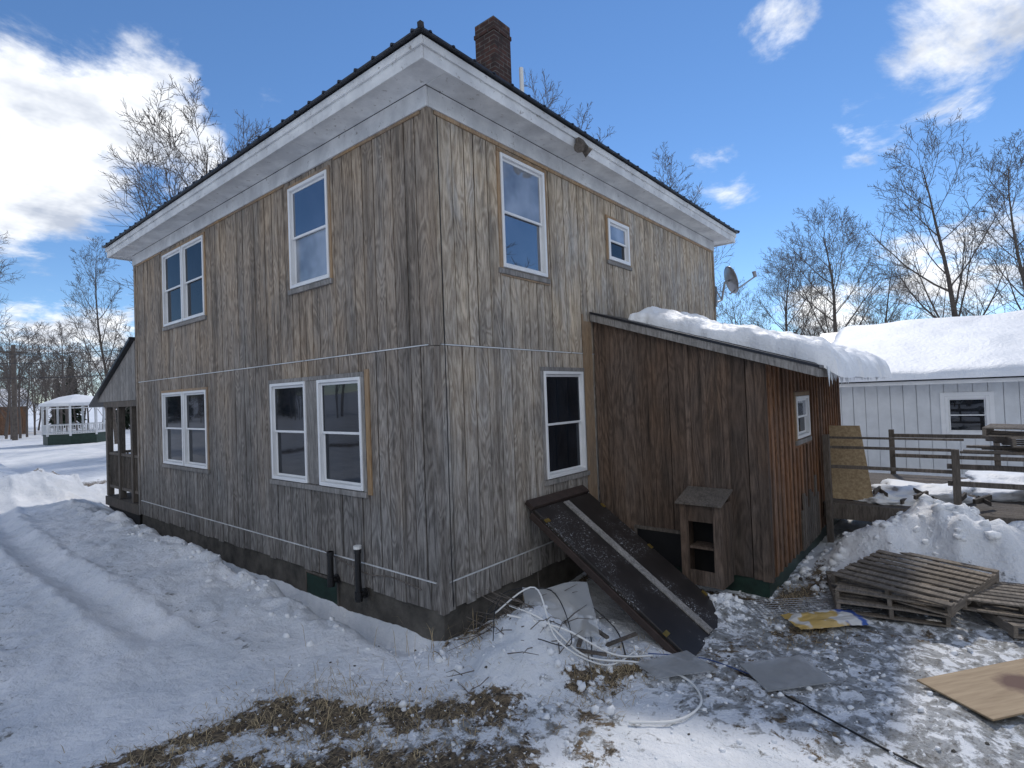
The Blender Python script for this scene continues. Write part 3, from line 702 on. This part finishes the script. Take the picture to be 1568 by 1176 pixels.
# ------------------------------------------------------------------ debris
mb=MB()
c=Vector((.50,-1.08,-.19)); ux=Vector((.77,-.64,0))*.33; uy=Vector((.34,.40,.66))*.32
nn=8; vs=[]
for i in range(nn+1):
    for j in range(nn+1):
        a_=i/nn*2-1; b_=j/nn*2-1; vs.append(c+ux*a_+uy*b_+Vector((0,0,.03*math.sin(a_*3)+.03*math.cos(b_*2.5+a_))))
mb.add(vs,[(i*(nn+1)+j,i*(nn+1)+j+1,(i+1)*(nn+1)+j+1,(i+1)*(nn+1)+j) for i in range(nn) for j in range(nn)])
mb.obj('clear_plastic_sheet',M['plastic'],smooth=True)
mb=MB(); z=gz(.85,-1.75)
mb.hexa([(.70,-1.75,z+.05),(1.25,-2.0,z+.02),(1.1,-2.35,z-.0),(.6,-2.0,z+.03),(.70,-1.75,z+.056),(1.25,-2.0,z+.026),(1.1,-2.35,z+.006),(.6,-2.0,z+.036)]); mb.obj('clear_plastic_sheet',M['plastic'])
def gp(x,y,h=.02): return (x,y,gz(x,y)+h)
cable('white_hose',[gp(.15,-.75,.1),gp(.2,-1.1,.06),gp(.42,-1.4,.05),gp(.75,-1.75,.04),gp(.82,-2.15,.03),gp(.55,-2.40,.02),gp(.2,-2.35,.02),gp(-.02,-2.05,.02)],.010,M['white_pipe'])
cable('white_hose',[gp(.05,-.8,.12),gp(.3,-1.25,.12),gp(.65,-1.55,.1),gp(.95,-1.8,.05)],.010,M['white_pipe'])
cable('white_hose',[gp(.1,-.6,.14),gp(.35,-.9,.18),gp(.2,-1.25,.08),gp(.5,-1.55,.05),gp(.9,-1.65,.05)],.008,M['white_pipe'])
blk=M['black']
cable('black_cable',[gp(.1,-.5,.2),gp(.5,-.7,.16),gp(.9,-.9,.18),gp(1.1,-1.3,.08),gp(.8,-1.6,.03)],.007,blk)
cable('black_cable',[gp(.0,-.45,.1),gp(.3,-.55,.25),gp(.7,-.8,.12),gp(.75,-1.2,.1),gp(.45,-1.45,.03)],.006,blk)
cable('black_cable',[gp(-.1,-.75,.05),gp(.2,-.6,.2),gp(.55,-.95,.15),gp(.35,-1.3,.08),gp(.05,-1.15,.06)],.005,blk)
bluem=mat_basic('blue_rope',(.03,.07,.22),.6,.2,10,0)
cable('blue_rope',[gp(.95,-1.75,.04),gp(1.25,-2.15,.02),gp(1.2,-2.6,.02),gp(1.25,-2.9,.02)],.005,bluem)
cable('dark_hose',[gp(1.2,-2.5,.01),gp(1.0,-3.0,.01),gp(.75,-3.5,.01),gp(.6,-3.9,.01)],.008,blk)
tw=MB()
for i in range(80):
    x=random.gauss(.40,.35); y=random.gauss(-.75,.3); h=gz(x,y); a_=random.uniform(0,6.28); L=random.uniform(.15,.5)
    p=Vector((x,y,h+.02)); d=Vector((math.cos(a_),math.sin(a_),random.uniform(-.05,.5)))*L
    tw.tube([p,p+d*.5+Vector((0,0,random.uniform(-.02,.04))),p+d],[.005,.004,.002],5)
tw.obj('broken_twigs',M['greybrown'])
mb=MB()
for (x,y,a_,L) in ((.62,-1.25,.4,.5),(.75,-1.3,1.3,.35),(.95,-1.45,-.5,.4),(.5,-1.4,2.2,.3)):
    h=gz(x,y)+.03; dx,dy=math.cos(a_)*L/2,math.sin(a_)*L/2; wx,wy=-math.sin(a_)*.02,math.cos(a_)*.02
    mb.hexa([(x-dx-wx,y-dy-wy,h),(x+dx-wx,y+dy-wy,h+.05),(x+dx+wx,y+dy+wy,h+.05),(x-dx+wx,y-dy+wy,h),(x-dx-wx,y-dy-wy,h+.02),(x+dx-wx,y+dy-wy,h+.07),(x+dx+wx,y+dy+wy,h+.07),(x-dx+wx,y-dy+wy,h+.02)])
mb.obj('scrap_wood',M['greybrown'])
mb=MB()
mb.box((-.30,-.22,0),(.30,.22,.008)); pane=mb.obj('glass_pane',M['plastic']); pane.location=(1.34,-2.84,gz(1.3,-2.8)+.045); pane.rotation_euler=(.03,-.03,-.75)
m,T,b=newmat('stained_plywood'); co=T.new('ShaderNodeTexCoord').outputs['Object']
n=T.noise(T.map(co,(2,25,1)),1,5,.6); c_=T.mix(T.rng(n,.3,.7),(.25,.175,.10),(.40,.30,.19))
dd=T.new('ShaderNodeVectorMath',{0:co,1:(.12,-.02,0)},operation='DISTANCE').outputs['Value']
st=T.rng(T.math('ADD',dd,T.math('MULTIPLY',T.noise(co,5,4),.2)),.22,.32,1,0)
T.l.new(T.mix(st,c_,(.10,.045,.03)),b.inputs['Base Color']); b.inputs['Roughness'].default_value=.7
mb=MB(); mb.box((-.60,-.29,0),(.60,.29,.015)); ply=mb.obj('plywood_sheet',m,bevel=.002)
gmax=max(gz(2.1+dx,-4.32+dy) for dx in (-.5,-.25,0,.25,.5) for dy in (-.4,-.2,0,.2,.4))
ply.location=(2.10,-4.32,gmax+.004); ply.rotation_euler=(.0,.0,math.atan2(-.68,.91))
mb=MB()
for i in range(9): mb.tube([(-.7,-.2+i*.05,0),(.7,-.2+i*.05,0)],.004,5)
for i in range(29): mb.tube([(-.7+i*.05,-.2,.004),(-.7+i*.05,.2,.004)],.003,4)
wsf=mb.obj('wire_shelf',M['metal']); wsf.location=(3.02,-2.72,gz(3,-2.7)+.06); wsf.rotation_euler=(.05,.0,-.85)
m,T,b=newmat('printed_bag'); co=T.new('ShaderNodeTexCoord').outputs['Object']
sx=T.new('ShaderNodeSeparateXYZ',{0:co}).outputs[0]
n=T.noise(co,5,2)
c_=T.mix(T.rng(T.math('ADD',sx,T.math('MULTIPLY',n,.25)),.24,.27),(.50,.34,.11),(.04,.09,.32))
c_=T.mix(T.rng(T.noise(co,7,1),.52,.58),c_,(.60,.58,.54))
T.l.new(c_,b.inputs['Base Color']); b.inputs['Roughness'].default_value=.35
u=np.linspace(-1,1,40); U,V=np.meshgrid(u,u)
ZBg=.045*np.clip(1-U**4,0,1)*np.clip(1-V**4,0,1)+.02*fbm(U*2+3,V*2,4)
bag=gridmesh('plastic_bag',U*.40+.02*fbm(U*3,V*3,3),V*.19+.02*fbm(U*2+7,V*3,3),ZBg,m); bag.location=(2.72,-2.92,gz(2.72,-2.92)+.05); bag.rotation_euler=(0,.0,-.80)

# ------------------------------------------------------------------ garage
G=empty('white_garage')
GX=15.0; PG=lambda w,n,z:(GX-n,w,z)
WG=[(-4.62,-3.72,.40,1.42)]
mb=MB(); mb.box((GX+.05,-16,-1),(GX+10,-.3,1.9)); mb.obj('core',M['garage'],G)
mb=MB(); boards(mb,PG,-16,-.3,-.8,1.85,WG,bw=.3,gap=.012,n0=-.049,n1=0); mb.obj('siding',M['garage'],G)
window(PG,*WG[0],G,'garage_window',fr=.07,glass_up='glass')
mb=MB(); q=WG[0]
for a,b in (((q[0]-.1,.004,q[2]-.1),(q[0]-.002,.03,q[3]+.1)),((q[1]+.002,.004,q[2]-.1),(q[1]+.1,.03,q[3]+.1)),((q[0]-.002,.004,q[3]+.002),(q[1]+.002,.03,q[3]+.1))): mb.box(a,b,P=PG)
mb.obj('window_trim',M['vinyl'],G)
gs=.35
zg=lambda x:1.92+(x-14.6)*gs
mb=MB(); mb.hexa([(14.6,-16.3,1.86),(20,-16.3,zg(20)-.08),(20,0,zg(20)-.08),(14.6,0,1.86),(14.6,-16.3,1.94),(20,-16.3,zg(20)),(20,0,zg(20)),(14.6,0,1.94)])
mb.hexa([(20.001,-16.3,zg(20)-.08),(25.4,-16.3,1.86),(25.4,0,1.86),(20.001,0,zg(20)-.08),(20.001,-16.3,zg(20)),(25.4,-16.3,1.94),(25.4,0,1.94),(20.001,0,zg(20))])
mb.obj('roof',M['roof'],G)
mb=MB(); mb.box((14.62,-16.2,1.76),(14.66,-.1,1.859)); mb.box((14.66,-16.2,1.80),(15.0,-.1,1.82)); mb.add([(20,-.31,zg(20)-.1),(15.05,-.31,1.85),(25,-.31,1.85)],[(0,1,2)]); mb.obj('fascia',M['vinyl'],G)
xg=np.linspace(0,1,90); yg=np.linspace(0,1,120); U,V=np.meshgrid(xg,yg)
Xg=14.5+U*11; Yg=-16.4+V*15.8
roofz=1.93+(5.4-np.abs(Xg-20))*gs
e=np.minimum(np.minimum(U,1-U)*11,np.minimum(V,1-V)*16.5); pr=np.sqrt(np.clip(1-(1-np.clip(e/.3,0,1))**2,0,1))
gridmesh('roof_snow',Xg,Yg+.12*fbm(Xg,Yg,3),roofz+pr*(.18+.08*fbm(Xg*.5,Yg*.5,3)),M['snow'],G)

# ------------------------------------------------------------------ gazebo
GB=empty('garden_gazebo'); gx,gy=5.05,38.3; g0=gz(gx,gy)
R=1.65; pts=[(gx+R*math.cos(math.radians(22.5+45*i)),gy+R*math.sin(math.radians(22.5+45*i))) for i in range(8)]
mb=MB(); vs=[(p[0],p[1],g0-.2) for p in pts]+[(p[0],p[1],g0+.6) for p in pts]
mb.add(vs,[tuple(range(8,16))]+[(i,(i+1)%8,8+(i+1)%8,8+i) for i in range(8)]); mb.obj('base_skirt',M['green'],GB)
mb=MB()
for i in range(8):
    p=pts[i];q=pts[(i+1)%8]; mb.box((p[0]-.05,p[1]-.05,g0+.5),(p[0]+.05,p[1]+.05,g0+2.35))
    for z in (.63,.70,1.15,2.15,2.3): mb.tube([(p[0],p[1],g0+z),(q[0],q[1],g0+z)],.028,4)
    for k in range(1,10):
        t=k/10; xx=p[0]*(1-t)+q[0]*t; yy=p[1]*(1-t)+q[1]*t; mb.box((xx-.013,yy-.013,g0+.65),(xx+.013,yy+.013,g0+1.15))
mb.obj('posts_and_rails',M['vinyl'],GB)
mb=MB(); vs=[(gx+(p[0]-gx)*1.13,gy+(p[1]-gy)*1.13,g0+2.3) for p in pts]+[(gx+(p[0]-gx)*1.1,gy+(p[1]-gy)*1.1,g0+2.46) for p in pts]+[(gx+(p[0]-gx)*.5,gy+(p[1]-gy)*.5,g0+2.85) for p in pts]+[(gx,gy,g0+3.0)]
mb.add(vs,[tuple(range(7,-1,-1))]+[(i,(i+1)%8,8+(i+1)%8,8+i) for i in range(8)]+[(8+i,8+(i+1)%8,16+(i+1)%8,16+i) for i in range(8)]+[(16+i,16+(i+1)%8,24) for i in range(8)]); mb.obj('snowy_roof',M['snow'],GB)
FH=empty('distant_house'); hx,hy=5.2,64; h0=gz(hx,hy)
mb=MB(); mb.box((hx-5,hy,h0-.5),(hx+1.5,hy+7,h0+2.6)); mb.obj('walls',M['orange'],FH)
mb=MB(); mb.hexa([(hx-5.4,hy-.4,h0+2.6),(hx+1.9,hy-.4,h0+2.6),(hx+1.9,hy+7.4,h0+2.6),(hx-5.4,hy+7.4,h0+2.6),(hx-5.4,hy+3.4,h0+4.4),(hx+1.9,hy+3.4,h0+4.4),(hx+1.9,hy+3.6,h0+4.4),(hx-5.4,hy+3.6,h0+4.4)]); mb.obj('roof',M['snow'],FH)
UP=empty('utility_pole'); mb=MB(); ux_,uy_=3.75,49.5; z=gz(ux_,uy_); mb.tube([(ux_,uy_,z),(ux_,uy_,z+7)],[.17,.13],8); mb.box((ux_-.8,uy_-.05,z+6.4),(ux_+.8,uy_+.05,z+6.52)); mb.obj('pole',M['bark'],UP)
for zz in (4.75,4.3,3.6):
    cable('power_line',[(-8,40,zz+.5),(.67,31.3,zz),(4.3,27.0,zz-.03),(12,18,zz+.3)],.016,M['black'],UP)

# ------------------------------------------------------------------ TREES
def make_tree(seed,h=15,spread=.42,lv=4,trunk_r=.22,nb=(13,7,6,5),low=.22,twig=.009,thin=1.0,ang0=(35,62)):
    R_=random.Random(seed); mb=MB()
    def path(p,d,L,n,wig,up):
        pts=[p.copy()]; d=d.normalized()
        for i in range(n):
            d=(d+Vector((R_.uniform(-1,1),R_.uniform(-1,1),R_.uniform(-1,1)))*wig+Vector((0,0,up))).normalized()
            p=p+d*(L/n); pts.append(p.copy())
        return pts
    def branch(p,d,L,r,lvl):
        n=[9,6,4,3,2][lvl]; pts=path(p,d,L,n,[.06,.10,.13,.17,.2][lvl],[.02,.10,.07,.05,.03][lvl])
        re=max(twig*.6,r*(.12 if lvl==0 else .25)); rad=[max(twig*.6,r+(re-r)*(i/n)) for i in range(n+1)]
        mb.tube(pts,rad,[8,5,4,3,3][lvl],cap=False)
        if lvl>=lv: return
        k=nb[lvl]
        for i in range(k):
            lo=low if lvl==0 else .25
            t=lo+(1-lo)*((i+R_.random()*.8)/k); t=min(t,.99)
            f=t*n; j=int(f); q=pts[j].lerp(pts[min(j+1,n)],f-j)
            dd=(pts[min(j+1,n)]-pts[j]).normalized(); ax_=dd.orthogonal().normalized(); ax_=Matrix.Rotation(i*2.4+R_.uniform(-.5,.5),3,dd)@ax_
            ang=math.radians(R_.uniform(*ang0) if lvl==0 else R_.uniform(24,50)); nd=dd*math.cos(ang)+ax_*math.sin(ang)
            if lvl==0: LL=h*spread*(1.15-.75*t)*R_.uniform(.7,1.15)
            else: LL=L*R_.uniform(.35,.60)*(1.15-.5*t)
            rr=max(twig,rad[j]*R_.uniform(.34,.55)*thin)
            branch(q,nd,LL,rr,lvl+1)
    branch(Vector((0,0,-.3)),Vector((R_.uniform(-.04,.04),R_.uniform(-.04,.04),1)),h,trunk_r,0)
    me=D.meshes.new('bare_tree_mesh'); me.from_pydata(mb.v,[],mb.f); me.update(); me.materials.append(M['bark']); me.shade_smooth(); return me
TM=[make_tree(11,15,.54,4,.24,(18,8,7,5),twig=.011),make_tree(23,15,.46,4,.2,(16,8,6,4),twig=.010),make_tree(35,15,.38,4,.17,(16,8,6,4),twig=.010)]
FM=[make_tree(51,13,.36,3,.14,(13,7,5),twig=.016),make_tree(62,12,.44,3,.13,(13,7,6),twig=.016),make_tree(73,14,.29,3,.12,(14,6,5),twig=.016)]
for me in FM: me.materials[0]=M['bark2']
def tree(me,x,y,h,rz,wide=1):
    o=D.objects.new('bare_tree',me); SC.collection.objects.link(o); z=gz(x,y)
    s=h/15; o.location=(x,y,z-.2); o.scale=(s*wide,s*wide,s); o.rotation_euler=(0,0,rz); return o
tree(TM[0],6.4,25.0,15.4,.3,wide=.95); tree(TM[1],8.9,26.5,14.4,1.3,.85); tree(TM[2],12,26,15.5,2.0)
tree(TM[1],41.6,-4.3,17.4,2.1,wide=1.0); tree(TM[0],42,3.0,13.6,4.0,wide=1.0); tree(TM[2],40,-8.2,15.4,1.0); tree(TM[1],47,.8,11.5,5.0)
tree(TM[2],22.6,11,17.4,.2,wide=.8); tree(TM[1],20.5,12.5,17.2,3.3,wide=.75); tree(TM[2],27,10,16,5.1); tree(TM[0],46,7,12.5,.9); tree(TM[1],48,11,11,2.9)
tree(TM[0],-1.5,36,12,2.2); tree(TM[2],6.0,34,11,2.6,wide=.9)
DT=empty('distant_tree_line'); R_=random.Random(5)
for i in range(720):
    a_=math.radians(R_.uniform(-24,114)) if i<540 else math.radians(R_.uniform(114,336))
    d=R_.uniform(52,105) if i<540 else R_.uniform(24,60)
    x=d*math.cos(a_)-3.8; y=d*math.sin(a_)-4.1
    if abs(y-19)<4 and d>40: continue
    me=R_.choice(FM); o=D.objects.new('tree',me); SC.collection.objects.link(o); s=R_.uniform(.45,.85)*(d/75)**.6 if i<540 else R_.uniform(.7,1); o.location=(x,y,gz(x,y)-.2); o.scale=(s*1.15,s*1.15,s); o.rotation_euler=(0,0,R_.uniform(0,6.28)); o.parent=DT
def conifer(seed,h=10,r=2.0):
    R2=random.Random(seed); mb=MB(); mb.tube([(0,0,0),(0,0,h)],[.12,.01],6)
    for i in range(1300):
        t=R2.random()**.8; z=h*(.06+.94*t); L=r*(1-t)*R2.uniform(.6,1.1)+.1; a_=R2.uniform(0,6.28); s=R2.uniform(.2,1)
        p=Vector((math.cos(a_)*L*s*.6,math.sin(a_)*L*s*.6,z-L*.15*s)); q=Vector((math.cos(a_)*L,math.sin(a_)*L,z-L*.35+R2.uniform(-.1,.1))); w=Vector((-math.sin(a_),math.cos(a_),R2.uniform(-.4,.4)))*(.10+.12*(1-t))
        mb.add([p-w*.6,q,p+w*.6,p+(q-p)*.5+w*1.3+Vector((0,0,-.12))],[(0,1,2),(0,3,1)])
    me=D.meshes.new('conifer'); me.from_pydata(mb.v,[],mb.f); me.materials.append(M['needle']); return me
CM=conifer(3)
o=D.objects.new('conifer_tree',CM); SC.collection.objects.link(o); o.location=(8.1,27.5,gz(8.1,27.5)); o.scale=(1.1,1.1,1.38)
DC=empty('distant_conifers')
for i in range(160):
    fr_=i<80
    a_=math.radians(R_.uniform(-20,112)) if fr_ else math.radians(R_.uniform(120,330)); d=R_.uniform(60,110) if fr_ else R_.uniform(26,45); x=d*math.cos(a_)-3.8; y=d*math.sin(a_)-4.1
    o=D.objects.new('conifer',CM); SC.collection.objects.link(o); s=R_.uniform(.5,.9); o.location=(x,y,gz(x,y)-.1); o.scale=(s,s,s); o.parent=DC
# ------------------------------------------------------------------ WORLD
el=math.radians(48)
sun_dir=Vector((.97*math.cos(el),.25*math.cos(el),math.sin(el))).normalized()
W=D.worlds.new('World'); SC.world=W; W.use_nodes=True; T=NT(W.node_tree)
bg=T.n['Background']; out=T.n['World Output']
sky=T.new('ShaderNodeTexSky'); sky.sky_type='NISHITA'; sky.sun_disc=False; sky.sun_elevation=el; sky.sun_rotation=math.atan2(.97,.25); sky.air_density=.9; sky.dust_density=0.0; sky.ozone_density=4.0; sky.altitude=800
hs=T.new('ShaderNodeHueSaturation',{'Color':sky.outputs[0],'Saturation':1.10,'Value':1.0})
T.l.new(hs.outputs[0],bg.inputs[0]); bg.inputs[1].default_value=.145
dr=T.new('ShaderNodeTexCoord').outputs['Generated']
dz=T.new('ShaderNodeSeparateXYZ',{0:dr})
zc=T.math('ADD',T.math('MAXIMUM',dz.outputs[2],0.0),.22)
pv=T.new('ShaderNodeCombineXYZ',{0:T.math('DIVIDE',dz.outputs[0],zc),1:T.math('DIVIDE',dz.outputs[1],zc),2:0.0}).outputs[0]
nz=T.noise(pv,3.0,7,.62,.25)
tot=None
for (c,rad,st) in (((.24,.88,.41),.15,.54),((.13,.93,.35),.21,.60),((.31,.86,.36),.11,.44),((.904,-.015,.427),.15,.44),((.86,-.10,.50),.10,.38),((.843,.18,.507),.09,.35),((.896,.278,.345),.09,.40),((.923,.068,.378),.12,.32),
                   ((.985,.0,.15),.16,.44),((.97,.16,.12),.12,.42),((.2,.97,.10),.14,.46),((.42,.8,.45),.07,.3),
                   ((-.75,-.5,.45),.95,.62),((-.6,.55,.5),.5,.46),((.3,-.9,.35),.7,.50),((-.35,-.35,.87),.6,.52)):  # out-of-view clouds behind and overhead, added as fill light
    v=Vector(c).normalized()
    d=T.new('ShaderNodeVectorMath',{0:dr,1:tuple(v)},operation='DISTANCE').outputs['Value']
    f=T.rng(d,rad*.25,rad*1.25,st,0,True)
    tot=f if tot is None else T.math('MAXIMUM',tot,f)
dens=T.rng(T.math('ADD',nz,tot),.80,1.02,0,1,True)
shade=T.noise(pv,3.3,5,.6)
cc=T.mix(T.rng(shade,.34,.62),(.36,.40,.48),(.86,.87,.88))
bg2=T.new('ShaderNodeBackground',{'Color':cc,'Strength':1.55})
ms=T.new('ShaderNodeMixShader',{0:dens,1:bg.outputs[0],2:bg2.outputs[0]}); T.l.new(ms.outputs[0],out.inputs[0])
sl_=D.lights.new('sun','SUN'); sl_.energy=2.2; sl_.angle=math.radians(4); sl_.color=(1,.95,.88)
so=D.objects.new('sun',sl_); SC.collection.objects.link(so); so.rotation_euler=sun_dir.to_track_quat('Z','Y').to_euler()

# ------------------------------------------------------------------ CAMERA
p=math.radians(1.15); th=math.radians(2.13); az=math.radians(39.6)
F=Vector((math.cos(az)*math.cos(p),math.sin(az)*math.cos(p),math.sin(p))); R0=Vector((math.sin(az),-math.cos(az),0)); U0=R0.cross(F)
cr=R0*math.cos(th)-U0*math.sin(th); cu=R0*math.sin(th)+U0*math.cos(th)
cam=D.cameras.new('camera'); co_=D.objects.new('camera',cam); SC.collection.objects.link(co_)
mt=Matrix((cr,cu,-F)).transposed().to_4x4(); mt.translation=Vector((-3.78,-4.13,1.89)); co_.matrix_world=mt
cam.sensor_width=36; cam.lens=36*835/1568; cam.clip_end=2000; cam.clip_start=.05
SC.camera=co_
